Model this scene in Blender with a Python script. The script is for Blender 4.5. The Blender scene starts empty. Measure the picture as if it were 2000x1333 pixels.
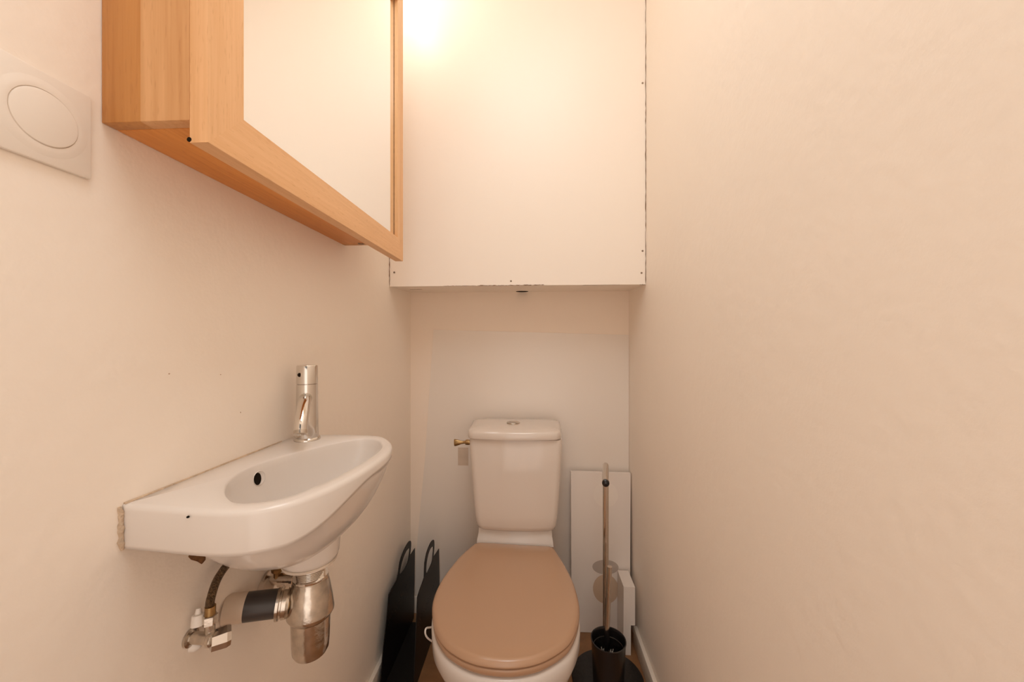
import bpy, bmesh, math, random
from mathutils import Vector, Matrix
random.seed(4)
PI = math.pi
sc = bpy.context.scene
col = sc.collection
E = 1.065                                   # eye height above the floor

# ------------------------------------------------------------------ camera, light, exposure
cam_d = bpy.data.cameras.new('camera'); cam_d.sensor_width = 36; cam_d.lens = 13.32
cam_d.clip_start = 0.01
cam = bpy.data.objects.new('camera', cam_d); col.objects.link(cam)
cam.location = (0, 0, E); cam.rotation_euler = (math.radians(90), 0, math.radians(3.25))
sc.camera = cam
sc.view_settings.view_transform = 'Standard'; sc.view_settings.look = 'None'
sc.view_settings.gamma = 1.0; sc.view_settings.use_curve_mapping = False
sc.view_settings.exposure = 0.0
sc.cycles.max_bounces = 16; sc.cycles.diffuse_bounces = 12; sc.cycles.glossy_bounces = 6
sc.cycles.sample_clamp_indirect = 6.0

w = bpy.data.worlds.new('world'); sc.world = w; w.use_nodes = True
w.node_tree.nodes['Background'].inputs[0].default_value = (1.0, 0.97, 0.93, 1)
w.node_tree.nodes['Background'].inputs[1].default_value = 0.15

def lamp(name, kind, loc, power, color, size=0.1, rot=(0, 0, 0), size_y=None):
    d = bpy.data.lights.new(name, kind); d.energy = power; d.color = color
    if kind == 'AREA':
        d.shape = 'RECTANGLE'; d.size = size; d.size_y = size_y or size
    else:
        d.shadow_soft_size = size
    o = bpy.data.objects.new(name, d); col.objects.link(o)
    o.location = loc; o.rotation_euler = rot
    return o
# warm lamp on the left wall just above the mirror cabinet
lamp('wall_lamp_light', 'POINT', (-0.405, 1.08, E + 1.15), 1.15, (1.0, 0.95, 0.82), 0.045)
# long ceiling lamp over the front half of the room
lamp('ceiling_lamp_light', 'AREA', (-0.02, 0.16, E + 1.385), 7.7, (0.90, 0.97, 1.0), 0.5, (0, 0, 0), 0.95)
# added warm fill in the open doorway behind the camera, lifts the lower walls
lamp('doorway_fill_light', 'AREA', (0.0, -0.62, E - 0.25), 4.9, (1.0, 0.83, 0.71), 0.70, (math.radians(90), 0, 0), 1.55)

# ------------------------------------------------------------------ materials
def mat(name, base, rough=0.5, metal=0.0, spec=0.5, coat=0.0, bump=0.0, bscale=60.0, var=0.0, vscale=3.0, coat_rough=0.05):
    m = bpy.data.materials.new(name); m.use_nodes = True
    nt = m.node_tree; N = nt.nodes; L = nt.links; b = N['Principled BSDF']
    b.inputs['Base Color'].default_value = (*base, 1)
    b.inputs['Roughness'].default_value = rough; b.inputs['Metallic'].default_value = metal
    b.inputs['Specular IOR Level'].default_value = spec
    b.inputs['Coat Weight'].default_value = coat; b.inputs['Coat Roughness'].default_value = coat_rough
    if bump or var:
        tc = N.new('ShaderNodeTexCoord')
    if bump:
        n = N.new('ShaderNodeTexNoise'); n.inputs['Scale'].default_value = bscale; n.inputs['Detail'].default_value = 5
        L.new(tc.outputs['Object'], n.inputs['Vector'])
        bp = N.new('ShaderNodeBump'); bp.inputs['Strength'].default_value = bump; bp.inputs['Distance'].default_value = 0.01
        L.new(n.outputs['Fac'], bp.inputs['Height']); L.new(bp.outputs['Normal'], b.inputs['Normal'])
    if var:
        n2 = N.new('ShaderNodeTexNoise'); n2.inputs['Scale'].default_value = vscale; n2.inputs['Detail'].default_value = 4
        L.new(tc.outputs['Object'], n2.inputs['Vector'])
        r = N.new('ShaderNodeValToRGB')
        r.color_ramp.elements[0].position = 0.3; r.color_ramp.elements[1].position = 0.7
        r.color_ramp.elements[0].color = (*[c * (1 - var) for c in base], 1)
        r.color_ramp.elements[1].color = (*[min(1, c * (1 + var * 0.6)) for c in base], 1)
        L.new(n2.outputs['Fac'], r.inputs['Fac']); L.new(r.outputs['Color'], b.inputs['Base Color'])
    return m

def wood(name, light, dark, grain, rough=0.38, freq=1.0, flecks=0.35, stave=0.0):
    """beech: fine grain stretched along axis `grain` (0 x, 1 y, 2 z) plus short dark flecks"""
    m = bpy.data.materials.new(name); m.use_nodes = True
    nt = m.node_tree; N = nt.nodes; L = nt.links; b = N['Principled BSDF']
    b.inputs['Roughness'].default_value = rough; b.inputs['Specular IOR Level'].default_value = 0.4
    tc = N.new('ShaderNodeTexCoord')
    def stretched(across, along, detail, dist=0.0):
        mp = N.new('ShaderNodeMapping'); s = [across * freq] * 3; s[grain] = along * freq
        mp.inputs['Scale'].default_value = s
        n = N.new('ShaderNodeTexNoise'); n.inputs['Scale'].default_value = 1.0
        n.inputs['Detail'].default_value = detail; n.inputs['Distortion'].default_value = dist
        L.new(tc.outputs['Object'], mp.inputs['Vector']); L.new(mp.outputs['Vector'], n.inputs['Vector'])
        return n.outputs['Fac']
    broad = stretched(26, 1.6, 3, 0.6); fine = stretched(260, 9, 3, 0.2); fleck = stretched(420, 60, 1)
    r = N.new('ShaderNodeValToRGB')
    r.color_ramp.elements[0].position = 0.28; r.color_ramp.elements[0].color = (*dark, 1)
    r.color_ramp.elements[1].position = 0.66; r.color_ramp.elements[1].color = (*light, 1)
    add = N.new('ShaderNodeMath'); add.operation = 'MULTIPLY_ADD'; add.inputs[1].default_value = 0.45
    sub = N.new('ShaderNodeMath'); sub.operation = 'MULTIPLY'; sub.inputs[1].default_value = 0.55
    L.new(broad, sub.inputs[0]); L.new(fine, add.inputs[0]); L.new(sub.outputs[0], add.inputs[2])
    L.new(add.outputs[0], r.inputs['Fac'])
    r2 = N.new('ShaderNodeValToRGB')
    r2.color_ramp.elements[0].position = 0.28; r2.color_ramp.elements[0].color = (0.72, 0.62, 0.52, 1)
    r2.color_ramp.elements[1].position = 0.38; r2.color_ramp.elements[1].color = (1, 1, 1, 1)
    L.new(fleck, r2.inputs['Fac'])
    mx = N.new('ShaderNodeMix'); mx.data_type = 'RGBA'; mx.blend_type = 'MULTIPLY'; mx.inputs['Factor'].default_value = flecks
    L.new(r.outputs['Color'], mx.inputs['A']); L.new(r2.outputs['Color'], mx.inputs['B'])
    res = mx.outputs['Result']
    if stave:                                            # a darker board glued beside a lighter one
        sep = N.new('ShaderNodeSeparateXYZ'); L.new(tc.outputs['Object'], sep.inputs[0])
        lt = N.new('ShaderNodeMath'); lt.operation = 'LESS_THAN'; lt.inputs[1].default_value = stave
        L.new(sep.outputs['X'], lt.inputs[0])
        m2 = N.new('ShaderNodeMix'); m2.data_type = 'RGBA'; m2.blend_type = 'MULTIPLY'
        L.new(lt.outputs[0], m2.inputs['Factor']); L.new(res, m2.inputs['A']); m2.inputs['B'].default_value = (0.84, 0.70, 0.46, 1)
        res = m2.outputs['Result']
    L.new(res, b.inputs['Base Color'])
    return m

M = {}
WALL = (0.895, 0.825, 0.745)
M['wall'] = mat('wall_paint', WALL, 0.5, spec=0.35, bump=0.10, bscale=45, var=0.02, vscale=2)
M['panel'] = mat('panel_paint', WALL, 0.36, spec=0.4, bump=0.03, bscale=30)
M['niche'] = mat('niche_paint', (0.88, 0.78, 0.68), 0.5, spec=0.35, bump=0.06, bscale=45)
M['splash'] = mat('splash_sheet', (0.81, 0.75, 0.685), 0.24, spec=0.5)
M['ceiling'] = mat('ceiling_paint', (0.90, 0.85, 0.78), 0.7)
M['trim'] = mat('trim_paint', (0.80, 0.74, 0.66), 0.35, bump=0.05, bscale=30)
M['floor'] = mat('floor_vinyl', (0.28, 0.135, 0.055), 0.45, bump=0.05, bscale=120, var=0.25, vscale=22)
M['ceramic'] = mat('white_ceramic', (0.72, 0.675, 0.635), 0.17, spec=0.5)
M['ceramic_raw'] = mat('unglazed_ceramic', (0.74, 0.66, 0.57), 0.45, var=0.25, vscale=28)
M['cistern'] = mat('cistern_ceramic', (0.71, 0.64, 0.58), 0.12, spec=0.5, coat=0.3)
M['seat'] = mat('taupe_seat', (0.48, 0.305, 0.195), 0.22, spec=0.5, coat=0.2, coat_rough=0.15)
M['chrome'] = mat('chrome', (0.72, 0.69, 0.65), 0.10, metal=1.0, bump=0.02, bscale=20)
M['chrome_worn'] = mat('worn_chrome', (0.62, 0.56, 0.49), 0.20, metal=1.0, bump=0.06, bscale=90, var=0.25, vscale=60)
M['steel'] = mat('polished_steel', (0.64, 0.58, 0.51), 0.12, metal=1.0)
M['brass'] = mat('old_brass', (0.42, 0.27, 0.12), 0.34, metal=1.0, var=0.4, vscale=70)
M['braid'] = mat('braided_hose', (0.20, 0.13, 0.07), 0.45, metal=0.6, bump=0.9, bscale=420, var=0.5, vscale=240)
M['pipe_grey'] = mat('grey_plastic_pipe', (0.045, 0.038, 0.036), 0.38)
M['pipe_painted'] = mat('painted_pipe', (0.62, 0.51, 0.41), 0.45, var=0.08, vscale=30)
M['white_plastic'] = mat('white_plastic', (0.82, 0.79, 0.75), 0.3)
M['switch'] = mat('switch_plastic', (0.82, 0.76, 0.69), 0.28)
M['board'] = mat('white_melamine', (0.80, 0.735, 0.68), 0.3)
M['black_metal'] = mat('black_metal', (0.012, 0.010, 0.009), 0.38, spec=0.15, bump=0.02, bscale=200)
M['black_plastic'] = mat('black_plastic', (0.012, 0.010, 0.010), 0.22, spec=0.5)
M['black_base'] = mat('black_base', (0.020, 0.017, 0.015), 0.35, spec=0.4, var=0.5, vscale=160)
M['dark'] = mat('dark_void', (0.012, 0.008, 0.005), 0.9, spec=0.1)
M['crack'] = mat('crack_shadow', (0.20, 0.125, 0.075), 0.9, spec=0.1)
M['nick'] = mat('nick_mark', (0.45, 0.33, 0.24), 0.9)
M['screw'] = mat('screw_steel', (0.25, 0.19, 0.14), 0.5, metal=0.7)
M['bristle'] = mat('bristles', (0.72, 0.66, 0.58), 0.7)
M['caulk'] = mat('old_caulk', (0.62, 0.48, 0.35), 0.8, bump=0.6, bscale=160, var=0.2, vscale=90)
M['rust'] = mat('bare_plaster', (0.20, 0.095, 0.035), 0.9, var=0.4, vscale=120)
M['grey_mark'] = mat('grey_disc', (0.50, 0.435, 0.385), 0.3)
M['tan_mark'] = mat('tan_disc', (0.60, 0.455, 0.335), 0.3)
M['pale_mark'] = mat('pale_disc', (0.83, 0.765, 0.70), 0.3)
M['mirror'] = mat('mirror_glass', (0.95, 0.95, 0.94), 0.0, metal=1.0)
BL, BD = (0.82, 0.50, 0.26), (0.70, 0.385, 0.17)
M['beech_z'] = wood('beech_upright', BL, BD, 2)
M['beech_y'] = wood('beech_rail', BL, BD, 1)
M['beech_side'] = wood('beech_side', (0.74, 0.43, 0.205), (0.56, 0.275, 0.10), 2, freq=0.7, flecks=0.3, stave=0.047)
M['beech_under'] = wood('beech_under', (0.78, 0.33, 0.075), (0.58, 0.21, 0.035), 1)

# ------------------------------------------------------------------ object helpers (z is given relative to eye level)
ORG = {}
def finish(bm, angle=38):
    bmesh.ops.recalc_face_normals(bm, faces=bm.faces)
    a = math.radians(angle)
    for f in bm.faces: f.smooth = True
    for e in bm.edges:
        if len(e.link_faces) == 2 and e.calc_face_angle(0) > a: e.smooth = False
def link_mesh(name, me, m, parent=None):
    o = bpy.data.objects.new(name, me); col.objects.link(o)
    for k in (m if isinstance(m, (list, tuple)) else [m]): me.materials.append(M[k])
    if parent is not None:
        off = ORG[parent.name]
        me.transform(Matrix.Translation(-off)); o.parent = parent; ORG[o.name] = off
    else:
        vs = [v.co for v in me.vertices]
        off = Vector((sum(v.x for v in vs) / len(vs), sum(v.y for v in vs) / len(vs), min(v.z for v in vs)))
        me.transform(Matrix.Translation(-off)); o.location = off; ORG[o.name] = off
    return o
def obj(name, bm, m, parent=None, angle=38):
    finish(bm, angle)
    bmesh.ops.translate(bm, verts=bm.verts, vec=(0, 0, E))
    me = bpy.data.meshes.new(name); bm.to_mesh(me); bm.free()
    return link_mesh(name, me, m, parent)
def thing(name, label, cat, loc, group=None):
    o = bpy.data.objects.new(name, None); col.objects.link(o); o.empty_display_size = 0.05
    o.location = (loc[0], loc[1], loc[2] + E); ORG[o.name] = Vector(o.location)
    o['label'] = label; o['category'] = cat
    if group: o['group'] = group
    return o
def tag(o, label, cat, group=None):
    o['label'] = label; o['category'] = cat
    if group: o['group'] = group
    return o
def struct(name, bm, m, parent=None):
    o = obj(name, bm, m, parent)
    if parent is None: o['kind'] = 'structure'
    return o
def B(): return bmesh.new()
def box(bm, x0, x1, y0, y1, z0, z1, bev=0.0, seg=2):
    r = bmesh.ops.create_cube(bm, size=1.0); vs = r['verts']
    for v in vs:
        v.co.x = x0 if v.co.x < 0 else x1
        v.co.y = y0 if v.co.y < 0 else y1
        v.co.z = z0 if v.co.z < 0 else z1
    if bev:
        es = list({e for v in vs for e in v.link_edges})
        bmesh.ops.bevel(bm, geom=es, offset=bev, segments=seg, affect='EDGES', profile=0.5)
    return bm
def prism(bm, pts, vec):
    """closed polygon pts (3-D) extruded along vec"""
    a = [bm.verts.new(p) for p in pts]; b = [bm.verts.new(Vector(p) + Vector(vec)) for p in pts]
    n = len(pts); bm.faces.new(a); bm.faces.new(b[::-1])
    for i in range(n): bm.faces.new((a[i], b[i], b[(i + 1) % n], a[(i + 1) % n]))
    return bm
def frame_of(d):
    d = Vector(d).normalized(); u = Vector((0, 0, 1)) if abs(d.z) < 0.9 else Vector((1, 0, 0))
    a = d.cross(u).normalized(); return d, a, d.cross(a).normalized()
def lathe(bm, origin, axis, prof, n=40, cap0=True, cap1=True):
    """prof: list of (distance along axis, radius)"""
    d, a, b = frame_of(axis); o = Vector(origin); rings = []
    for t, r in prof:
        if r < 1e-6: rings.append([bm.verts.new(o + d * t)])
        else: rings.append([bm.verts.new(o + d * t + (a * math.cos(2 * PI * k / n) + b * math.sin(2 * PI * k / n)) * r) for k in range(n)])
    for p, q in zip(rings, rings[1:]):
        for k in range(n):
            if len(p) == 1 and len(q) == 1: continue
            if len(p) == 1: bm.faces.new((p[0], q[k], q[(k + 1) % n]))
            elif len(q) == 1: bm.faces.new((p[k], q[0], p[(k + 1) % n]))
            else: bm.faces.new((p[k], q[k], q[(k + 1) % n], p[(k + 1) % n]))
    if cap0 and len(rings[0]) > 1: bm.faces.new(rings[0][::-1])
    if cap1 and len(rings[-1]) > 1: bm.faces.new(rings[-1])
    return bm
def catmull(P, n=8, closed=False):
    P = [Vector(p) for p in P]; out = []; m = len(P)
    for i in range(m if closed else m - 1):
        if closed: p0, p1, p2, p3 = P[i - 1], P[i], P[(i + 1) % m], P[(i + 2) % m]
        else: p0, p1, p2, p3 = P[max(i - 1, 0)], P[i], P[i + 1], P[min(i + 2, m - 1)]
        for k in range(n):
            t = k / n
            out.append(0.5 * ((2 * p1) + (p2 - p0) * t + (2 * p0 - 5 * p1 + 4 * p2 - p3) * t * t + (3 * p1 - p0 - 3 * p2 + p3) * t ** 3))
    if not closed: out.append(P[-1])
    return out
def tube(bm, pts, r, n=16, smooth=0, closed=False):
    pts = catmull(pts, smooth, closed) if smooth else [Vector(p) for p in pts]
    m = len(pts); rr = r if isinstance(r, (list, tuple)) else None
    ref = None; rings = []
    for i, p in enumerate(pts):
        if closed: d = (pts[(i + 1) % m] - pts[i - 1]).normalized()
        else: d = (pts[min(i + 1, m - 1)] - pts[max(i - 1, 0)]).normalized()
        if ref is None: ref = frame_of(d)[1]
        a = (ref - d * ref.dot(d)).normalized(); ref = a; b = d.cross(a)
        if rr:
            x = i / max(1, m - 1) * (len(rr) - 1); k = min(int(x), len(rr) - 2); rad = rr[k] + (rr[k + 1] - rr[k]) * (x - k)
        else: rad = r
        rings.append([bm.verts.new(p + (a * math.cos(2 * PI * k / n) + b * math.sin(2 * PI * k / n)) * rad) for k in range(n)])
    for i in range(m if closed else m - 1):
        p, q = rings[i], rings[(i + 1) % m]
        for k in range(n): bm.faces.new((p[k], q[k], q[(k + 1) % n], p[(k + 1) % n]))
    if not closed: bm.faces.new(rings[0][::-1]); bm.faces.new(rings[-1])
    return bm
def disc(bm, c, axis, r, t=0.0015, n=32): return lathe(bm, c, axis, [(0, r), (t, r)], n)
def loft(bm, rings, cap0=True, cap1=True):
    R = [[bm.verts.new(p) for p in r] for r in rings]; n = len(R[0])
    for p, q in zip(R, R[1:]):
        for k in range(n): bm.faces.new((p[k], q[k], q[(k + 1) % n], p[(k + 1) % n]))
    if cap0: bm.faces.new(R[0][::-1])
    if cap1: bm.faces.new(R[-1])
    return bm

# ------------------------------------------------------------------ the room
XL, XR, YB, YF = -0.4838, 0.3628, 1.4688, -0.60
ZF, ZC = -E, 1.40
T = 0.10
YS, ZS = 1.246, 0.183                                    # bulkhead face and its lower edge
struct('floor', box(B(), XL - T, XR + T, -1.6, YB + T, ZF - 0.1, ZF), 'floor')
struct('ceiling', box(B(), XL - T, XR + T, YF - T, YB + T, ZC, ZC + 0.1), 'ceiling')
wl = struct('wall_left', box(B(), XL - T, XL, YF - T, YB + T, ZF, ZC), 'wall')
struct('wall_right', box(B(), XR, XR + T, YF - T, YB + T, ZF, ZC), 'wall')
wb = struct('wall_back', box(B(), XL, XR, YB, YB + T, ZF, ZC), 'niche')
bm = B()                                                 # wall with the open doorway behind the camera
box(bm, XL, -0.36, YF - T, YF, ZF, ZC); box(bm, 0.345, XR, YF - T, YF, ZF, ZC); box(bm, -0.36, 0.345, YF - T, YF, 1.0, ZC)
struct('wall_front', bm, 'wall')

bk = struct('wall_bulkhead', prism(B(), [(XL, YS, ZS), (XL, YB, 0.191), (XL, YB, ZC), (XL, YS, ZC)], (XR - XL, 0, 0)), 'panel')
for x, z in [(0.3517, 0.8337), (0.3517, 0.2911), (0.3485, 0.22), (-0.0741, 0.1974), (-0.4663, 0.2301)]:
    obj('screw', lathe(B(), (x, YS + 0.001, z), (0, -1, 0), [(0, 0.0032), (0.0016, 0.0032), (0.0018, 0.001)], 14), 'screw', bk)
def crack(name, pts, wdt, parent, out, m='crack'):
    """a thin ragged gap drawn as a raised sliver along pts"""
    bm = B(); o = Vector(out)
    n = len(pts); c = [Vector(p) for p in pts]
    up, dn = [], []
    for i, p in enumerate(c):
        d = (c[min(i + 1, n - 1)] - c[max(i - 1, 0)]).normalized(); s = d.cross(o).normalized()
        k = wdt * (0.35 + random.random()) * (0.25 if i in (0, n - 1) else 1)
        up.append(p + s * k); dn.append(p - s * k * random.random())
    poly = up + dn[::-1]
    a = [bm.verts.new(p + o * 0.0006) for p in poly]; b = [bm.verts.new(p - o * 0.001) for p in poly]
    m_ = len(poly)
    for i in range(n - 1):
        j = m_ - 1 - i
        bm.faces.new((a[i], a[i + 1], a[j - 1], a[j])); bm.faces.new((b[i], b[j], b[j - 1], b[i + 1]))
    for i in range(m_): bm.faces.new((a[i], b[i], b[(i + 1) % m_], a[(i + 1) % m_]))
    return obj(name, bm, m, parent)
def line(p, q, n, j):
    p, q = Vector(p), Vector(q)
    return [p.lerp(q, i / n) + Vector((random.uniform(-j, j) for _ in range(3))) * 1 for i in range(n + 1)]
def flat_line(p, q, n, j, axis):
    out = []
    for v in line(p, q, n, 0):
        w_ = v.copy(); w_[axis] += random.uniform(-j, j); out.append(w_)
    return out
crack('crack', flat_line((XR - 0.0016, YS - 0.0002, ZS + 0.002), (XR - 0.0016, YS - 0.0002, ZC), 90, 0.0006, 0), 0.0011, bk, (0, -1, 0))
crack('crack', flat_line((XL + 0.0015, YS - 0.0002, ZS), (XL + 0.0015, YS - 0.0002, 0.30), 16, 0.0005, 0), 0.0012, bk, (0, -1, 0))
crack('crack', flat_line((-0.185, YS - 0.0002, ZS + 0.0006), (0.035, YS - 0.0002, ZS + 0.0012), 44, 0.0007, 2), 0.0013, bk, (0, -1, 0))
crack('crack', flat_line((-0.30, YS - 0.0002, ZS + 0.0004), (-0.19, YS - 0.0002, ZS + 0.0006), 20, 0.0004, 2), 0.0006, bk, (0, -1, 0))
crack('crack', flat_line((0.16, YS + 0.005, ZS + 0.0001), (0.28, YS + 0.004, ZS + 0.0001), 12, 0.002, 1), 0.0012, bk, (0, 0.036, -1))
crack('crack', flat_line((XR - 0.020, YS + 0.003, ZS + 0.0001), (XR - 0.002, YS + 0.002, ZS + 0.0001), 6, 0.001, 1), 0.004, bk, (0, 0.036, -1))
crack('crack', flat_line((-0.445, YS + 0.10, ZS + 0.0037), (-0.40, YS + 0.10, ZS + 0.0037), 6, 0.004, 1), 0.003, bk, (0, 0.036, -1))
bm = B(); disc(bm, (0, 0, 0), (0, 0, -1), 0.0235, 0.0012)
bmesh.ops.scale(bm, vec=(1, 0.75, 1), verts=bm.verts); bmesh.ops.translate(bm, vec=(-0.0436, 1.4505, 0.1907), verts=bm.verts)
obj('pipe_hole', bm, 'dark', bk)

# skirting boards
bm = box(B(), XL, XL + 0.0135, YF, YB, ZF, ZF + 0.068, 0.003); struct('baseboard_left', bm, 'trim')
bm = box(B(), XR - 0.0135, XR, YF, 1.352, ZF, ZF + 0.066, 0.003); struct('baseboard_right', bm, 'trim')
bm = box(B(), XL + 0.0135, -0.20, YB - 0.0135, YB, ZF, ZF + 0.064, 0.003); struct('baseboard_back', bm, 'trim')

# small scars on the left wall
def scar(name, y, z, wy, hz, m, tilt=0.0, n=14):
    bm = B(); pts = []
    for k in range(n):
        a = 2 * PI * k / n; r = 0.65 + 0.35 * random.random()
        u, v = math.cos(a) * wy * r, math.sin(a) * hz * r
        pts.append((XL - 0.001, y + u * math.cos(tilt) - v * math.sin(tilt), z + u * math.sin(tilt) + v * math.cos(tilt)))
    prism(bm, pts, (0.0016, 0, 0)); return obj(name, bm, m, wl)
scar('plaster_chip', 0.5192, -0.311, 0.008, 0.020, 'rust', 0.75)
scar('plaster_chip', 0.541, -0.312, 0.020, 0.008, 'rust', -0.15)
scar('plaster_chip', 0.557, -0.325, 0.0035, 0.007, 'rust', 0.3)
scar('wall_hole', 0.5086, -0.431, 0.0028, 0.0065, 'dark', -0.6)
scar('wall_nick', 0.477, -0.0436, 0.0012, 0.0009, 'nick', 0.2)
scar('wall_nick', 0.560, -0.052, 0.0009, 0.0009, 'nick')
scar('wall_nick', 0.60, -0.118, 0.0007, 0.0014, 'nick')

# ------------------------------------------------------------------ white sheet behind the toilet
o = obj('splashback_sheet', prism(B(), [(-0.3917, YB - 0.003, 0.0443), (XR - 0.0005, YB - 0.003, 0.0234), (XR - 0.0005, YB - 0.003, ZF + 0.066),
        (-0.468, YB - 0.003, ZF + 0.066), (-0.4571, YB - 0.003, -0.7946), (-0.4264, YB - 0.003, -0.4693)], (0, 0.0029, 0)), 'splash')
tag(o, 'thin pale sheet covering the niche wall behind the toilet cistern', 'wall panel')

# ------------------------------------------------------------------ mirror cabinet
CZ0, CZ1 = 0.2445, 0.93
CY0, CY1 = 0.3976, 0.946
CXF = -0.3794                                             # front of the carcass
cab = thing('mirror_cabinet', 'beech wood wall cabinet with mirrored door, hung high on the left wall', 'cabinet', (XL, 0.67, CZ0))
def panel(name, b, m, bev=0.0012): return obj(name, box(B(), *b, bev), m, cab)
panel('side_panel', (XL + 0.0006, CXF, CY0, CY0 + 0.016, CZ0, CZ1), 'beech_side')
panel('side_panel', (XL + 0.0006, CXF, CY1 - 0.016, CY1, CZ0, CZ1), 'beech_side')
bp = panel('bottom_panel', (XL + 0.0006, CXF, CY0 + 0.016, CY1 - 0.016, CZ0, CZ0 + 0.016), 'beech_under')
panel('top_panel', (XL + 0.0006, CXF, CY0 + 0.016, CY1 - 0.016, CZ1 - 0.016, CZ1), 'beech_y')
panel('back_panel', (XL + 0.0006, XL + 0.006, CY0 + 0.016, CY1 - 0.016, CZ0 + 0.016, CZ1 - 0.016), 'white_plastic')
obj('screw_cap', lathe(B(), (-0.4325, CY1 - 0.0175, CZ0), (0, 0, -1), [(-0.001, 0.0075), (0.0008, 0.0075), (0.0008, 0.004), (-0.0006, 0.0035)], 24), 'screw', bp)
DX0, DX1 = -0.3792, -0.3581
DY0, DY1, DZ0, DZ1 = 0.3976, 1.0221, 0.2192, 0.955
SW = 0.0545                                               # frame width
door = obj('door', box(B(), DX0, DX0 + 0.004, DY0 + 0.01, DY1 - 0.01, DZ0 + 0.01, DZ1 - 0.01), 'beech_z', cab)
def mitre(name, p, m): return obj(name, prism(B(), [(DX0 + 0.0002, y, z) for y, z in p], (DX1 - DX0, 0, 0)), m, door)
iy0, iy1, iz0, iz1 = DY0 + SW - 0.003, DY1 - SW + 0.014, DZ0 + SW, DZ1 - SW
mitre('stile', [(DY0, DZ0), (iy0, iz0), (iy0, iz1), (DY0, DZ1)], 'beech_z')
mitre('stile', [(DY1, DZ0), (DY1, DZ1), (iy1, iz1), (iy1, iz0)], 'beech_z')
mitre('rail', [(DY0, DZ0), (DY1, DZ0), (iy1, iz0), (iy0, iz0)], 'beech_y')
mitre('rail', [(DY0, DZ1), (iy0, iz1), (iy1, iz1), (DY1, DZ1)], 'beech_y')
mir = obj('mirror', box(B(), DX0 + 0.0045, DX1 - 0.0098, iy0 + 0.0003, iy1 - 0.0003, iz0 + 0.0003, iz1 - 0.0003), 'mirror', door)
mir['label'] = 'mirror glass in the door'
obj('mirror_joint', box(B(), DX1 - 0.0099, DX1 - 0.0091, iy1 - 0.0016, iy1 - 0.0002, iz0 + 0.0004, iz1 - 0.0004), 'rust', door)
obj('hinge_gap', disc(B(), (DX0 - 0.0004, DY0 + 0.0004, DZ0 + 0.0035), (0, -1, 0), 0.0026, 0.0008, 20), 'dark', door)

# ------------------------------------------------------------------ hand basin
ZR = -0.193
bc = Vector((-0.385, 0.60))
outer_pts = [(-0.4833, 0.762), (-0.43, 0.7625), (-0.385, 0.764), (-0.3215, 0.7592), (-0.2891, 0.7365), (-0.2633, 0.6932), (-0.2503, 0.6331),
             (-0.2529, 0.5511), (-0.265, 0.4889), (-0.2835, 0.4465), (-0.3035, 0.4255), (-0.331, 0.4128), (-0.3715, 0.4095), (-0.4461, 0.4162), (-0.4833, 0.4195)]
inner_pts = [(-0.3997, 0.4702), (-0.372, 0.444), (-0.3496, 0.4339), (-0.319, 0.4425), (-0.300, 0.468), (-0.2830, 0.5154), (-0.2747, 0.5679),
             (-0.2710, 0.6315), (-0.2787, 0.682), (-0.3027, 0.7196), (-0.3347, 0.7304), (-0.3685, 0.7047), (-0.3945, 0.664), (-0.420, 0.615), (-0.4335, 0.560), (-0.4225, 0.5075)]
op = [Vector((p.x, p.y)) for p in catmull([(x, y, 0) for x, y in outer_pts], 8)]
ip = [Vector((p.x, p.y)) for p in catmull([(x, y, 0) for x, y in inner_pts], 8, True)]
def radius(poly, ang):
    d = Vector((math.cos(ang), math.sin(ang))); best = 0
    for i in range(len(poly)):
        p, q = poly[i] - bc, poly[(i + 1) % len(poly)] - bc; e = q - p
        den = d.x * e.y - d.y * e.x
        if abs(den) < 1e-12: continue
        t = (p.x * e.y - p.y * e.x) / den; s = (p.x * d.y - p.y * d.x) / den
        if t > 0 and -1e-6 <= s <= 1 + 1e-6: best = max(best, t)
    return best
NA = 220
angs = sorted([2 * PI * k / NA - PI for k in range(NA)] + [math.atan2((p - bc).y, (p - bc).x) for p in (op[0], op[-1])])
NA = len(angs)
RO = [radius(op, a) for a in angs]; RI = [min(radius(ip, a), ro - 0.008) for a, ro in zip(angs, RO)]
DRAIN = Vector((-0.377, 0.62))
def under(x, y, ang, ro, t):
    """depth of the underside below the rim at plan point (x, y)"""
    rx = 0.140 if math.cos(ang) > 0 else 0.092; ry = 0.172 if math.sin(ang) > 0 else 0.186
    rell = (abs(math.cos(ang) / rx) ** 2.3 + abs(math.sin(ang) / ry) ** 2.3) ** (-1 / 2.3)
    h = max(0.03 - abs(rell - ro), 0) / 0.03; rb = min(rell, ro) - h * h * 0.03 * 0.12 if rell < ro + 0.03 else ro
    rho = ro * t / rb
    bowl = 0.150 * max(0.0, 1 - rho ** 2.1) ** 0.60
    u = max(0.0, min(1.0, (y - 0.425) / 0.16)); slab = 0.052 - 0.040 * u * u * (3 - 2 * u)
    k = 0.045; h = max(k - abs(bowl - slab), 0) / k
    return max(bowl, slab) + h * h * k * 0.25
bm = B(); rings = []
def ring(f): rings.append([f(i) for i in range(NA)])
def pt(i, r, z): return (bc.x + math.cos(angs[i]) * r, bc.y + math.sin(angs[i]) * r, z)
DI = 0.098
for t in (0.10, 0.25, 0.4, 0.55, 0.68, 0.78, 0.86, 0.92, 0.96, 0.985, 1.0):
    ring(lambda i: pt(i, RI[i] * t, ZR - 0.003 - DI * (1 - t ** 3.2) ** 0.75))
ring(lambda i: pt(i, RI[i] + 0.0012, ZR - 0.0010)); ring(lambda i: pt(i, RI[i] + 0.0034, ZR))
er = lambda i: min(0.007, (RO[i] - RI[i]) * 0.6)
wallish = lambda i: abs(bc.x + math.cos(angs[i]) * RO[i] + 0.4833) < 0.0015
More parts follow.
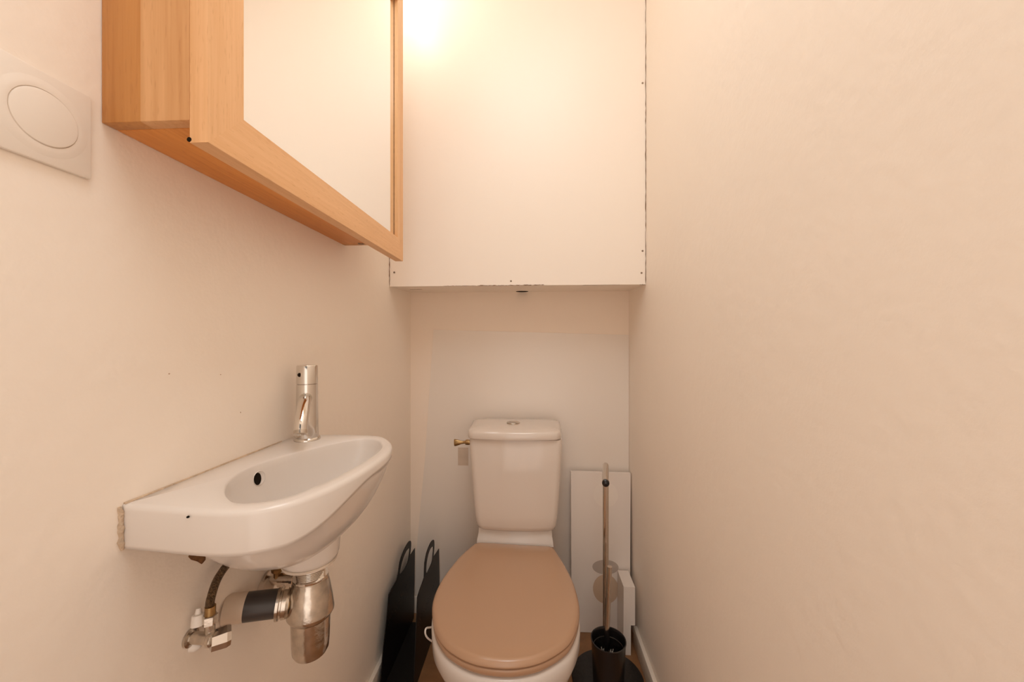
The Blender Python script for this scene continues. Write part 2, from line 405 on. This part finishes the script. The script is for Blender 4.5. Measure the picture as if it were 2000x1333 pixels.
for q in (0.0, 0.35, 0.7, 1.0):
    def f(i, q=q):
        e = 0.0008 if wallish(i) else er(i)
        return pt(i, RO[i] - e + e * math.sin(q * PI / 2), ZR - e + e * math.cos(q * PI / 2))
    ring(f)
for t in (1.0, 0.997, 0.993, 0.988, 0.981, 0.971, 0.955, 0.93, 0.88, 0.82, 0.75, 0.66, 0.55, 0.42, 0.28, 0.12):
    def f(i, t=t):
        x = bc.x + math.cos(angs[i]) * RO[i] * t; y = bc.y + math.sin(angs[i]) * RO[i] * t
        if t == 1.0:
            return (x, y, ZR - max(0.0085, under(x, y, angs[i], RO[i], 1.0) - 0.005))
        return (x, y, ZR - under(x, y, angs[i], RO[i], t))
    ring(f)
loft(bm, rings)
basin = obj('hand_basin', bm, 'ceramic', angle=110)
tag(basin, 'small white ceramic hand basin with a flat shelf end, fixed to the left wall', 'sink')
ORGB = basin
# overflow hole in the inner wall of the bowl
oc = Vector((-0.4306, 0.5711, -0.2154)); on = Vector((0.986, -0.134, 0.104)).normalized()
ov = obj('overflow_hole', lathe(B(), oc, on, [(-0.003, 0.0112), (0.0010, 0.0112), (0.0014, 0.0106), (0.0008, 0.0100), (0.0006, 0)], 32), 'ceramic', basin, angle=70)
bm = lathe(B(), (0, 0, 0), (1, 0, 0), [(-0.002, 0.0096), (0.0004, 0.0096), (0.0004, 0)], 32)
bmesh.ops.scale(bm, vec=(1, 0.66, 0.98), verts=bm.verts)
bmesh.ops.rotate(bm, cent=(0, 0, 0), matrix=Vector((1, 0, 0)).rotation_difference(on).to_matrix(), verts=bm.verts)
bmesh.ops.translate(bm, vec=oc + on * 0.0008 + Vector((0, -0.0032, 0)), verts=bm.verts)
obj('overflow_shade', bm, 'dark', ov)  # dark offset ellipse painting the hole's shade; uncovered crescent is its lit far wall
obj('drain_boss', lathe(B(), (DRAIN.x, DRAIN.y, -0.315), (0, 0, -1), [(0, 0.048), (0.03, 0.0465), (0.044, 0.0450), (0.049, 0.0435), (0.0525, 0.040), (0.0525, 0.0)], 48), 'ceramic', basin)
obj('boss_foot', lathe(B(), (DRAIN.x, DRAIN.y, -0.3665), (0, 0, -1), [(0, 0.043), (0.0045, 0.042), (0.006, 0.039), (0.006, 0.02)], 48), 'ceramic_raw', basin)
obj('drain_plug', lathe(B(), (bc.x, bc.y, ZR - 0.099), (0, 0, 1), [(-0.006, 0.026), (0, 0.026), (0.003, 0.022), (0.004, 0)], 32), 'chrome', basin)
obj('glaze_chip', lathe(B(), (-0.392, 0.4086, -0.2), (0.1, -1, 0.2), [(-0.001, 0.0014), (0.0006, 0.0012), (0.0007, 0)], 10), 'dark', basin)
cp = [(XL + 0.001, 0.4175 + random.uniform(-.002, .0015), ZR - 0.001 - 0.052 * k / 14) for k in range(15)]
obj('caulk', tube(B(), cp, [0.0015, 0.0032, 0.002, 0.0036, 0.0022, 0.0036, 0.0015], 10), 'caulk', basin)
obj('caulk', tube(B(), [(XL + 0.001, 0.421 + k * 0.28 / 12, ZR + 0.0002) for k in range(13)], [0.002, 0.0014, 0.0018, 0.0012], 10), 'caulk', basin)

# ------------------------------------------------------------------ tap
FX, FY = -0.443, 0.719
fa = thing('basin_tap', 'slim chrome mixer tap standing on the back ledge of the hand basin', 'tap', (FX, FY, ZR))
obj('base_ring', lathe(B(), (FX, FY, ZR - 0.0005), (0, 0, 1), [(0, 0.0236), (0.003, 0.0236), (0.005, 0.0225), (0.0062, 0.0200)], 48), 'chrome', fa)
obj('body', lathe(B(), (FX, FY, ZR + 0.005), (0, 0, 1), [(0, 0.0202), (0.05, 0.0196), (0.1035, 0.0190), (0.1042, 0.0182)], 48), 'chrome', fa)
hd = obj('handle', lathe(B(), (FX, FY, ZR + 0.1095), (0, 0, 1), [(0, 0.0184), (0.0008, 0.0191), (0.034, 0.0188), (0.0362, 0.0176), (0.0366, 0.015), (0.0366, 0)], 48), 'chrome', fa)
hx = Vector((0.10, -0.995, 0)).normalized()
obj('lever_hole', lathe(B(), (FX + hx.x * 0.0175 - 0.0055, FY + hx.y * 0.0175, ZR + 0.128), hx, [(-0.002, 0.0042), (0.0016, 0.0040), (0.0018, 0)], 20), 'dark', hd)
sp = [(FX, FY, ZR + 0.082), (FX + 0.006, FY - 0.014, ZR + 0.083), (FX + 0.016, FY - 0.034, ZR + 0.080), (FX + 0.026, FY - 0.055, ZR + 0.068), (FX + 0.034, FY - 0.072, ZR + 0.050), (FX + 0.037, FY - 0.079, ZR + 0.034)]
so = obj('spout', tube(B(), sp, [0.0108, 0.0112, 0.0114, 0.0112], 24, 6), 'chrome', fa)
obj('aerator', lathe(B(), (FX + 0.037, FY - 0.079, ZR + 0.0342), (0.18, -0.37, -0.91), [(-0.002, 0.0116), (0.004, 0.0116), (0.0046, 0.009), (0.003, 0.007), (0.003, 0)], 28), 'chrome_worn', so)

# ------------------------------------------------------------------ bottle trap
TX, TY = -0.376, 0.620
tr = thing('bottle_trap', 'chrome bottle trap with a dark waste pipe hanging below the hand basin', 'drain trap', (TX, TY, -0.54))
prof = [(0, 0.0250)]
for k in range(9): prof += [(0.001 + k * 0.0024, 0.0256), (0.0022 + k * 0.0024, 0.0244)]
obj('threaded_collar', lathe(B(), (TX, TY, -0.3715), (0, 0, -1), prof + [(0.024, 0.027), (0.029, 0.027), (0.031, 0.0255)], 48), 'chrome', tr)
obj('upper_cup', lathe(B(), (TX, TY, -0.3985), (0, 0, -1), [(0, 0.0235), (0.001, 0.0275), (0.006, 0.0278), (0.010, 0.0292), (0.035, 0.0335), (0.055, 0.0362), (0.058, 0.0362), (0.062, 0.0340), (0.066, 0.0305)], 56), 'chrome_worn', tr)
obj('lower_cup', lathe(B(), (TX, TY, -0.461), (0, 0, -1), [(0, 0.0304), (0.045, 0.0290), (0.058, 0.0280), (0.064, 0.0250), (0.067, 0.018), (0.068, 0)], 56), 'chrome_worn', tr)
pd = Vector((-1, -0.42, 0.10)).normalized(); ps = Vector((TX, TY, -0.4365))
pn = obj('pipe_nut', lathe(B(), ps + pd * 0.030, pd, [(0, 0.020), (0.004, 0.024), (0.010, 0.0245), (0.011, 0.0228), (0.0135, 0.0228), (0.0145, 0.0258), (0.0185, 0.0258), (0.0195, 0.022)], 48), 'chrome_worn', tr)
obj('pipe_neck', lathe(B(), ps + pd * 0.016, pd, [(0, 0.0165), (0.016, 0.0165)], 32), 'brass', tr)
obj('waste_pipe', lathe(B(), ps + pd * 0.048, pd, [(0, 0.0212), (0.045, 0.0212)], 40), 'pipe_grey', tr)
obj('painted_pipe_end', lathe(B(), ps + pd * 0.093, pd, [(0, 0.0214), (0.028, 0.0214)], 40), 'pipe_painted', tr)['label'] = 'wall-coloured end of the waste pipe'

# ------------------------------------------------------------------ supply hose and stop valves
VX, VY, VZ = XL + 0.030, 0.497, -0.412
hs = thing('supply_hose', 'brown braided supply hose curving from under the basin to the near stop valve', 'hose', (XL + 0.03, 0.50, -0.385))
hp = [(-0.4755, 0.655, -0.255), (-0.4752, 0.640, -0.300), (-0.4735, 0.605, -0.333), (-0.469, 0.566, -0.339), (-0.464, 0.533, -0.349), (-0.459, 0.515, -0.366), (-0.456, 0.509, -0.3785)]
obj('braid', tube(B(), hp, 0.0054, 18, 8), 'braid', hs)
obj('ferrule', tube(B(), [(-0.4552, 0.5095, -0.374), (-0.455, 0.509, -0.386)], 0.0066, 18), 'brass', hs)
obj('hex_nut', lathe(B(), (-0.455, 0.509, -0.3855), (0, -0.05, -1), [(0, 0.008), (0.001, 0.0095), (0.012, 0.0095), (0.013, 0.008)], 6), 'chrome_worn', hs, angle=20)

sv = thing('stop_valve', 'small dull chrome stop valve low on the wall at the end of the braided hose', 'valve', (XL, 0.507, -0.43))
obj('valve_body', lathe(B(), (XL + 0.0005, 0.507, -0.418), (1, 0, 0), [(0, 0.012), (0.003, 0.012), (0.004, 0.0078), (0.028, 0.0078), (0.030, 0.010), (0.034, 0.010), (0.035, 0.007)], 28), 'chrome_worn', sv)
obj('valve_outlet', lathe(B(), (XL + 0.0285, 0.509, -0.418), (0, 0, 1), [(0, 0.0062), (0.021, 0.0062)], 20), 'chrome_worn', sv)
bm = B()
lathe(bm, (XL + 0.0250, 0.503, -0.422), (0.72, 0.69, -0.06), [(0.000, 0.006), (0.006, 0.0085), (0.008, 0.0138), (0.025, 0.0152), (0.030, 0.0135), (0.031, 0)], 8)
obj('valve_knob', bm, 'chrome', sv, angle=20)
obj('white_cap', lathe(B(), (XL + 0.014, 0.5060, -0.384), (0.1, -0.2, -1), [(-0.008, 0.003), (-0.001, 0.0042), (0, 0.0075), (0.014, 0.0078), (0.0145, 0.006)], 24), 'white_plastic', sv)['label'] = 'white plastic cap'
obj('paint_blob', lathe(B(), (XL + 0.0005, 0.513, -0.433), (1, 0, -0.2), [(0, 0.009), (0.006, 0.007), (0.010, 0.003), (0.011, 0)], 12), 'white_plastic', sv)

s2 = thing('stop_valve', 'brass and chrome stop valve on the wall behind the bottle trap', 'valve', (XL, 0.66, -0.44))
obj('valve_body', lathe(B(), (XL + 0.0005, 0.662, -0.434), (1, 0.05, 0), [(0, 0.016), (0.004, 0.016), (0.005, 0.0085), (0.024, 0.0085), (0.025, 0.0125), (0.046, 0.0125), (0.047, 0.0145), (0.052, 0.0145), (0.053, 0.01)], 32), 'chrome_worn', s2)
obj('valve_stem', lathe(B(), (XL + 0.020, 0.662, -0.430), (0, 0, 1), [(0, 0.0062), (0.012, 0.0062), (0.0125, 0.0095), (0.020, 0.0105), (0.026, 0.0095), (0.029, 0.006), (0.030, 0)], 8), 'brass', s2, angle=20)
obj('hose_tail', tube(B(), [(XL + 0.020, 0.662, -0.402), (XL + 0.024, 0.660, -0.375), (XL + 0.04, 0.652, -0.345)], 0.0058, 14, 6), 'braid', s2)
obj('paint_blob', lathe(B(), (XL + 0.0005, 0.655, -0.444), (1, 0, 0), [(0, 0.019), (0.008, 0.016), (0.012, 0.008), (0.013, 0)], 14), 'pipe_painted', s2)

# ------------------------------------------------------------------ light switch
sw = thing('light_switch', 'square cream light switch with a round rocker, left of the cabinet', 'switch', (XL, 0.345, 0.175))
py0, py1, pz0, pz1 = 0.2945, 0.3855, 0.1748, 0.2645
obj('plate', box(B(), XL + 0.0002, XL + 0.0050, py0, py1, pz0, pz1, 0.0022), 'switch', sw)
sx, sy, sz = XL + 0.0042, 0.3445, 0.2185
obj('collar', lathe(B(), (sx, sy, sz), (1, 0, 0), [(0, 0.0370), (0.0008, 0.0365), (0.0020, 0.0318), (0.0024, 0.0290), (0.0023, 0.0270), (0.0012, 0.0267), (0.0008, 0.0)], 64), 'switch', sw)
bm = B()
lathe(bm, (0, 0, 0), (1, 0, 0), [(-0.002, 0.0264), (0.0020, 0.0264), (0.0030, 0.0258), (0.0035, 0.024), (0.0037, 0.0)], 64)
bmesh.ops.rotate(bm, cent=(0, 0, 0), matrix=Matrix.Rotation(math.radians(-1.5), 3, 'Z'), verts=bm.verts)
bmesh.ops.translate(bm, vec=(sx, sy, sz), verts=bm.verts)
obj('rocker', bm, 'switch', sw)

# ------------------------------------------------------------------ toilet
tl = thing('toilet', 'white toilet with a taupe closed lid and a close-coupled cistern in the niche', 'toilet', (-0.06, 1.1, ZF))
lid_pts = [(-0.1898, 1.2585), (-0.2335, 1.1656), (-0.259, 1.0595), (-0.2621, 0.9777), (-0.2453, 0.9103), (-0.2213, 0.8612), (-0.1851, 0.8222), (-0.1292, 0.7935), (-0.067, 0.7852),
           (-0.0143, 0.7925), (0.0306, 0.8127), (0.0792, 0.8553), (0.1065, 0.915), (0.1168, 0.9759), (0.113, 1.0557), (0.0974, 1.1361), (0.062, 1.2474)]
lc = Vector((-0.07, 1.02, 0))
lid_pts[0] = (-0.2000, 1.2415); lid_pts[-1] = (0.0695, 1.2310)
lid_pts += [(0.0610, 1.2420), (0.0460, 1.2472), (-0.02, 1.2500), (-0.11, 1.2545), (-0.1700, 1.2570), (-0.1880, 1.2535)]
lo = catmull([(x, y, 0) for x, y in lid_pts], 8, True)
def off(ring_, d, z):
    """ring moved inward by d in plan"""
    n = len(ring_); out = []
    for i in range(n):
        t = (ring_[(i + 1) % n] - ring_[i - 1]); nrm = Vector((t.y, -t.x, 0)).normalized()
        if nrm.dot(ring_[i] - lc) > 0: nrm = -nrm
        out.append((ring_[i].x + nrm.x * d, ring_[i].y + nrm.y * d, z))
    return out
def scl(ring_, sx_, sy_, z, cx_=-0.07, cy_=1.02): return [(cx_ + (p[0] - cx_) * sx_, cy_ + (p[1] - cy_) * sy_, z) for p in ring_]
zl = -0.6690
rg = [scl(lo, 0.02, 0.02, zl + 0.002), scl(lo, 0.4, 0.4, zl + 0.0018), scl(lo, 0.75, 0.75, zl + 0.0010), scl(lo, 0.93, 0.95, zl), off(lo, 0.006, zl - 0.0015), off(lo, 0.004, zl - 0.0038), off(lo, 0.0012, zl - 0.0075), off(lo, 0.0, zl - 0.0115), off(lo, 0.0, zl - 0.0135), off(lo, 0.003, zl - 0.0155), scl(lo, 0.94, 0.95, zl - 0.016)]
obj('lid', loft(B(), rg), 'seat', tl, angle=60)
zs = zl - 0.0178
rg = [scl(lo, 0.94, 0.95, zs), off(lo, 0.0025, zs - 0.0006), off(lo, 0.001, zs - 0.003), off(lo, 0.002, zs - 0.014), off(lo, 0.005, zs - 0.017), scl(lo, 0.93, 0.94, zs - 0.0178)]
obj('seat', loft(B(), rg), 'seat', tl, angle=60)
zb = zs - 0.021
rims = [p for p in lo]
rg = []
for s1, s2, z, sh in [(0.93, 0.95, zb, 0), (0.975, 0.985, zb - 0.001, 0), (1.002, 1.003, zb - 0.007, 0), (1.008, 1.006, zb - 0.018, 0), (1.002, 1.0, zb - 0.045, 0.0), (0.95, 0.95, zb - 0.085, 0.012), (0.84, 0.87, zb - 0.14, 0.03), (0.70, 0.78, zb - 0.20, 0.05), (0.60, 0.74, zb - 0.26, 0.06), (0.60, 0.76, ZF + 0.03, 0.065), (0.64, 0.80, ZF, 0.065)]:
    rg.append([(x, y + sh, z_) for x, y, z_ in scl(lo, s1, s2, z)])
obj('bowl', loft(B(), rg), 'ceramic', tl, angle=60)
# plinth of the bowl under the cistern
rg = []
for z, x0, x1, y0 in [(-0.80, -0.175, 0.050, 1.255), (-0.70, -0.192, 0.067, 1.255), (-0.672, -0.1905, 0.0655, 1.262), (-0.655, -0.187, 0.062, 1.270), (-0.636, -0.186, 0.061, 1.275)]:
    rg.append([(x0, y0 + 0.01, z), (x0 + 0.02, y0, z), (x1 - 0.02, y0 - 0.004, z), (x1, y0 + 0.006, z), (x1, 1.42, z), (x0, 1.42, z)])
obj('bowl_plinth', loft(B(), rg), 'ceramic', tl, angle=40)
# cistern
def crect(x0, x1, y0, y1, z, r, bow, n=8, m=14, flare=0.011):
    """rounded plan rectangle whose front edge bows forward"""
    P_ = []
    for k in range(m + 1):
        u = k / m; x = x0 + r + (x1 - x0 - 2 * r) * u
        P_.append((x, y0 - bow * (1 - (2 * u - 1) ** 2), z))
    for cx_, cy_, a0 in ((x1 - r, y0 + r, -PI / 2), (x1 - r, y1 - r, 0), (x0 + r, y1 - r, PI / 2), (x0 + r, y0 + r, PI)):
        ks = range(1, n + 1) if a0 in (-PI / 2,) else (range(0, n) if a0 == PI else range(0, n + 1))
        for k in ks:
            a = a0 + (PI / 2) * k / n; P_.append((cx_ + r * math.cos(a), cy_ + r * math.sin(a), z))
    mid = (x0 + x1) / 2; hw = (x1 - x0) / 2
    return [(mid + (p[0] - mid) * (1 + flare / hw * max(0.0, (p[1] - y0) / (y1 - y0))), p[1], p[2]) for p in P_]
rg = []
for z, a, b_, yf, r in [(-0.3285, -0.2140, 0.0935, 1.2565, 0.02), (-0.34, -0.2148, 0.0940, 1.2545, 0.02), (-0.40, -0.2110, 0.0915, 1.2525, 0.02), (-0.50, -0.2030, 0.0850, 1.2525, 0.02), (-0.585, -0.1960, 0.0785, 1.2535, 0.02),
                        (-0.615, -0.1925, 0.0750, 1.2555, 0.022), (-0.627, -0.1880, 0.0708, 1.2590, 0.022), (-0.634, -0.1800, 0.0630, 1.2650, 0.022), (-0.637, -0.1680, 0.0510, 1.2760, 0.022)]:
    rg.append(crect(a, b_, yf, 1.440, z, r, 0.007))
ci = obj('cistern', loft(B(), rg), 'cistern', tl, angle=50)
rg = []
for z, ins, bow in [(-0.3255, 0.006, 0.008), (-0.3245, 0.001, 0.010), (-0.320, 0.0, 0.010), (-0.306, 0.0005, 0.010), (-0.3005, 0.003, 0.009), (-0.2965, 0.009, 0.008), (-0.2940, 0.022, 0.006), (-0.2920, 0.045, 0.004), (-0.2910, 0.075, 0.0)]:
    rg.append(crect(-0.2197 + ins, 0.0899 + ins * -1, 1.2430 + ins, 1.442 - ins * 0.6, z, 0.030, bow))
cl = obj('cistern_lid', loft(B(), rg), 'cistern', tl, angle=50)
bm = B(); lathe(bm, (0, 0, 0), (0, 0, 1), [(-0.003, 0.0235), (0.0025, 0.0235), (0.0042, 0.0220), (0.0045, 0.019), (0.0036, 0.0175), (0.0036, 0)], 40)
bmesh.ops.translate(bm, vec=(-0.0715, 1.338, -0.2912), verts=bm.verts)
obj('flush_button', bm, 'chrome_worn', cl)
# inlet valve on the cistern's left side
iv = obj('inlet_valve', lathe(B(), (-0.213, 1.335, -0.3600), (-1, 0, 0), [(0, 0.006), (0.010, 0.006), (0.011, 0.0085), (0.020, 0.0095), (0.028, 0.0085), (0.029, 0.0055), (0.036, 0.005)], 20), 'brass', tl)
bm = B(); lathe(bm, (-0.2485, 1.335, -0.3605), (-1, 0, -0.05), [(0, 0.0052), (0.008, 0.0060), (0.018, 0.0098), (0.030, 0.0128), (0.033, 0.012), (0.034, 0)], 20)
bmesh.ops.scale(bm, vec=(1, 0.6, 1), space=Matrix.Translation((0, -1.335, 0.3605)), verts=bm.verts)
obj('valve_knob', bm, 'brass', iv)
obj('inlet_pipe', tube(B(), [(-0.226, 1.335, -0.361), (-0.226, 1.38, -0.361), (-0.228, YB - 0.004, -0.362)], 0.006, 14), 'brass', iv)
obj('side_fitting', lathe(B(), (0.088, 1.335, -0.360), (1, 0, 0), [(0, 0.012), (0.006, 0.012), (0.007, 0.006), (0.012, 0.006)], 20), 'white_plastic', tl)
lp = [(-0.250, 0.965, -0.734), (-0.261, 0.952, -0.730), (-0.2665, 0.930, -0.716), (-0.267, 0.922, -0.720), (-0.2645, 0.926, -0.734), (-0.258, 0.940, -0.754), (-0.248, 0.958, -0.775)]
obj('cord_loop', tube(B(), lp, 0.0021, 12, 8), 'white_plastic', tl)

# thin brownish patch below the inlet valve
bm = box(B(), -0.2945, -0.254, YB - 0.0034, YB - 0.0028, -0.486, -0.416)
obj('brown_patch', bm, 'pipe_painted', bpy.data.objects['splashback_sheet'])['label'] = 'brownish patch beside the cistern'

# ------------------------------------------------------------------ black rack left of the toilet
def plate_mesh(name, outline, holes, thick, x):
    cu = bpy.data.curves.new(name, 'CURVE'); cu.dimensions = '2D'; cu.fill_mode = 'BOTH'; cu.extrude = thick / 2
    for P_ in [outline] + holes:
        s = cu.splines.new('POLY'); s.points.add(len(P_) - 1); s.use_cyclic_u = True
        for p, q in zip(s.points, P_): p.co = (q[0], q[1], 0, 1)
    t = bpy.data.objects.new(name, cu); col.objects.link(t)
    dg = bpy.context.evaluated_depsgraph_get(); me = bpy.data.meshes.new_from_object(t.evaluated_get(dg))
    bpy.data.objects.remove(t); bpy.data.curves.remove(cu)
    for v in me.vertices: a, b_, c_ = v.co; v.co = (x + c_, a, b_ + E)
    me.name = name; me.materials.clear()
    return me
def sm(P_, n=5): return [(p.x, p.y) for p in catmull([(a, b_, 0) for a, b_ in P_], n)]
def circ(y, z, r, n=10): return [(y + r * math.cos(2 * PI * k / n), z + r * math.sin(2 * PI * k / n)) for k in range(n)]
rk = thing('magazine_rack', 'black sheet metal rack with two handled side plates, on the floor left of the toilet', 'rack', (-0.41, 1.28, ZF))
dots = [(1.377, -.8727), (1.3599, -.877), (1.3487, -.8829), (1.3323, -.8815), (1.3656, -.9087), (1.3487, -.9015), (1.2802, -.883), (1.2853, -.8952), (1.2753, -.8954), (1.2367, -.8859), (1.232, -.8935), (1.2048, -.8810), (1.2048, -.8918), (1.1845, -.8828), (1.193, -.8923), (1.1761, -.8852), (1.1845, -.899), (1.1719, -.8976), (1.31, -.905), (1.30, -.89), (1.255, -.902), (1.262, -.888)]
left_out = sm([(1.1787, -.806), (1.20, -.8035), (1.235, -.802), (1.2509, -.8000)], 4) + sm([(1.2654, -.7850), (1.2802, -.7581), (1.3162, -.7427), (1.350, -.7385), (1.377, -.7402), (1.3945, -.750), (1.398, -.765), (1.392, -.785), (1.3848, -.7985)], 5) + [(1.4435, -.803), (1.4385, -.92), (1.4305, ZF + 0.001), (1.100, ZF + 0.001), (1.1142, -1.02), (1.1376, -.9326), (1.1619, -.8719)]
left_hole = sm([(1.3656, -.7623), (1.382, -.770), (1.3755, -.790), (1.3599, -.8078), (1.3269, -.8120), (1.2802, -.8030), (1.2900, -.780), (1.3150, -.765), (1.345, -.759)], 4)
me = plate_mesh('side_plate', left_out, [left_hole] + [circ(y, z, 0.0021) for y, z in dots], 0.0024, -0.4593)
link_mesh('side_plate', me, 'black_metal', rk)
right_out = sm([(1.1629, -.799), (1.1896, -.7922), (1.215, -.788), (1.2348, -.7830)], 4) + sm([(1.2407, -.7385), (1.2648, -.718), (1.300, -.7105), (1.3294, -.7121), (1.3560, -.722), (1.3642, -.7417), (1.3590, -.765), (1.3535, -.7830)], 5) + [(1.4316, -.7954), (1.4394, -.914), (1.4305, ZF + 0.001), (1.118, ZF + 0.001), (1.1275, -1.0331)]
right_hole = sm([(1.335, -.735), (1.350, -.745), (1.345, -.768), (1.332, -.787), (1.300, -.7905), (1.262, -.7855), (1.262, -.755), (1.282, -.735), (1.310, -.729)], 4)
me = plate_mesh('side_plate', right_out, [right_hole] + [circ(y, z, 0.0021) for y, z in dots], 0.0024, -0.3619)
link_mesh('side_plate', me, 'black_metal', rk)
obj('base_plate', box(B(), -0.4593, -0.3619, 1.10, 1.4065, ZF + 0.0008, ZF + 0.0032), 'black_metal', rk)

# ------------------------------------------------------------------ leaning board and casing at the right
bd = obj('leaning_board', prism(B(), [(0.1392, 1.424, -0.489), (0.3585, 1.424, -0.4915), (0.3490, 1.396, ZF + 0.001), (0.1392, 1.396, ZF + 0.001)], (0, 0.016, 0)), 'board')
tag(bd, 'tall white board leaning against the back wall right of the toilet', 'board')
def on_board(z): return 1.424 + (z + 0.489) / (-E + 0.489) * -0.028
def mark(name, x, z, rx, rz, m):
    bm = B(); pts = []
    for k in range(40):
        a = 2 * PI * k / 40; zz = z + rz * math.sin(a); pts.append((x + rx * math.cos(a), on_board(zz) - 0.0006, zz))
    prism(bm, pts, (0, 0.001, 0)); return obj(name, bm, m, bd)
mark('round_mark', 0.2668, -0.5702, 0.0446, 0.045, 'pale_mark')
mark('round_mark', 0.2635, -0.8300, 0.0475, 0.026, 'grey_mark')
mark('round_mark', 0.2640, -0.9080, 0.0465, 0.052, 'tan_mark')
bx = B()
prism(bx, [(0.3050, 1.303, -0.8335), (0.3430, 1.303, -0.8335), (0.3430, 1.303, -0.9629), (0.3290, 1.303, -0.9632), (0.3290, 1.303, ZF + 0.0005), (0.3035, 1.303, ZF + 0.0005)], (0.0, 0.093, 0))
cs = obj('pipe_casing', bx, 'board')
tag(cs, 'narrow white upright casing notched over the skirting board in front of the leaning board', 'casing')

# ------------------------------------------------------------------ paper and brush stand
BX, BY = 0.2325, 1.205
st = thing('toilet_paper_stand', 'black round-based stand with a tall steel rod, right of the toilet', 'stand', (BX, BY, ZF))
obj('base', lathe(B(), (BX, BY, ZF + 0.0005), (0, 0, 1), [(0, 0.110), (0.004, 0.1115), (0.007, 0.1105), (0.008, 0.108), (0.008, 0)], 72), 'black_base', st)
RX, RY = 0.2315, 1.2315
obj('rod', tube(B(), [(RX, RY, ZF + 0.007), (RX, RY, -0.398)], 0.0092, 24), 'steel', st)
arm = obj('arm', tube(B(), [(RX + 0.001, RY + 0.006, -0.4010), (0.2115, 1.1385, -0.4010), (0.2038, 1.085, -0.4010)], 0.0088, 24), 'steel', st)
obj('end_knob', lathe(B(), (0.2042, 1.088, -0.4010), (-0.145, -1, 0), [(-0.002, 0.0088), (0.003, 0.0105), (0.009, 0.0100), (0.012, 0.007), (0.013, 0)], 24), 'black_plastic', arm)
CX, CY = 0.2240, 1.150
bm = lathe(B(), (CX, CY, ZF + 0.008), (0, 0, 1), [(0, 0.0), (0, 0.0430), (0.002, 0.0440), (0.155, 0.0500), (0.160, 0.0520), (0.1635, 0.0520), (0.1635, 0.0490), (0.160, 0.0470), (0.155, 0.0455), (0.138, 0.0450), (0.137, 0.0430), (0.004, 0.0390), (0.003, 0.0)], 64)
obj('brush_cup', bm, 'black_plastic', st)['label'] = 'black cup for the brush'
tb = thing('toilet_brush', 'steel-handled toilet brush standing in the black cup of the stand', 'brush', (CX, CY, ZF + 0.012))
obj('handle', tube(B(), [(0.2195, 1.150, ZF + 0.10), (0.2205, 1.150, -0.86), (0.2275, 1.150, -0.676)], [0.0070, 0.0076, 0.0076], 20), 'steel', tb)
obj('collar', lathe(B(), (0.2195, 1.15, -0.895), (0.02, 0, 1), [(-0.06, 0.006), (0, 0.0085), (0.028, 0.0078)], 20), 'black_plastic', tb)
bm = B()
for k in range(60):
    a = random.uniform(0, 2 * PI); r = random.uniform(0.008, 0.030); h = random.uniform(0.055, 0.105)
    c_, s_ = math.cos(a), math.sin(a)
    tube(bm, [(CX + c_ * 0.006, CY + s_ * 0.006, ZF + 0.02 + h * 0.55), (CX + c_ * r, CY + s_ * r, ZF + 0.03 + h)], 0.0011, 5)
ob = obj('bristles', bm, 'bristle', tb); ob['kind'] = 'stuff'
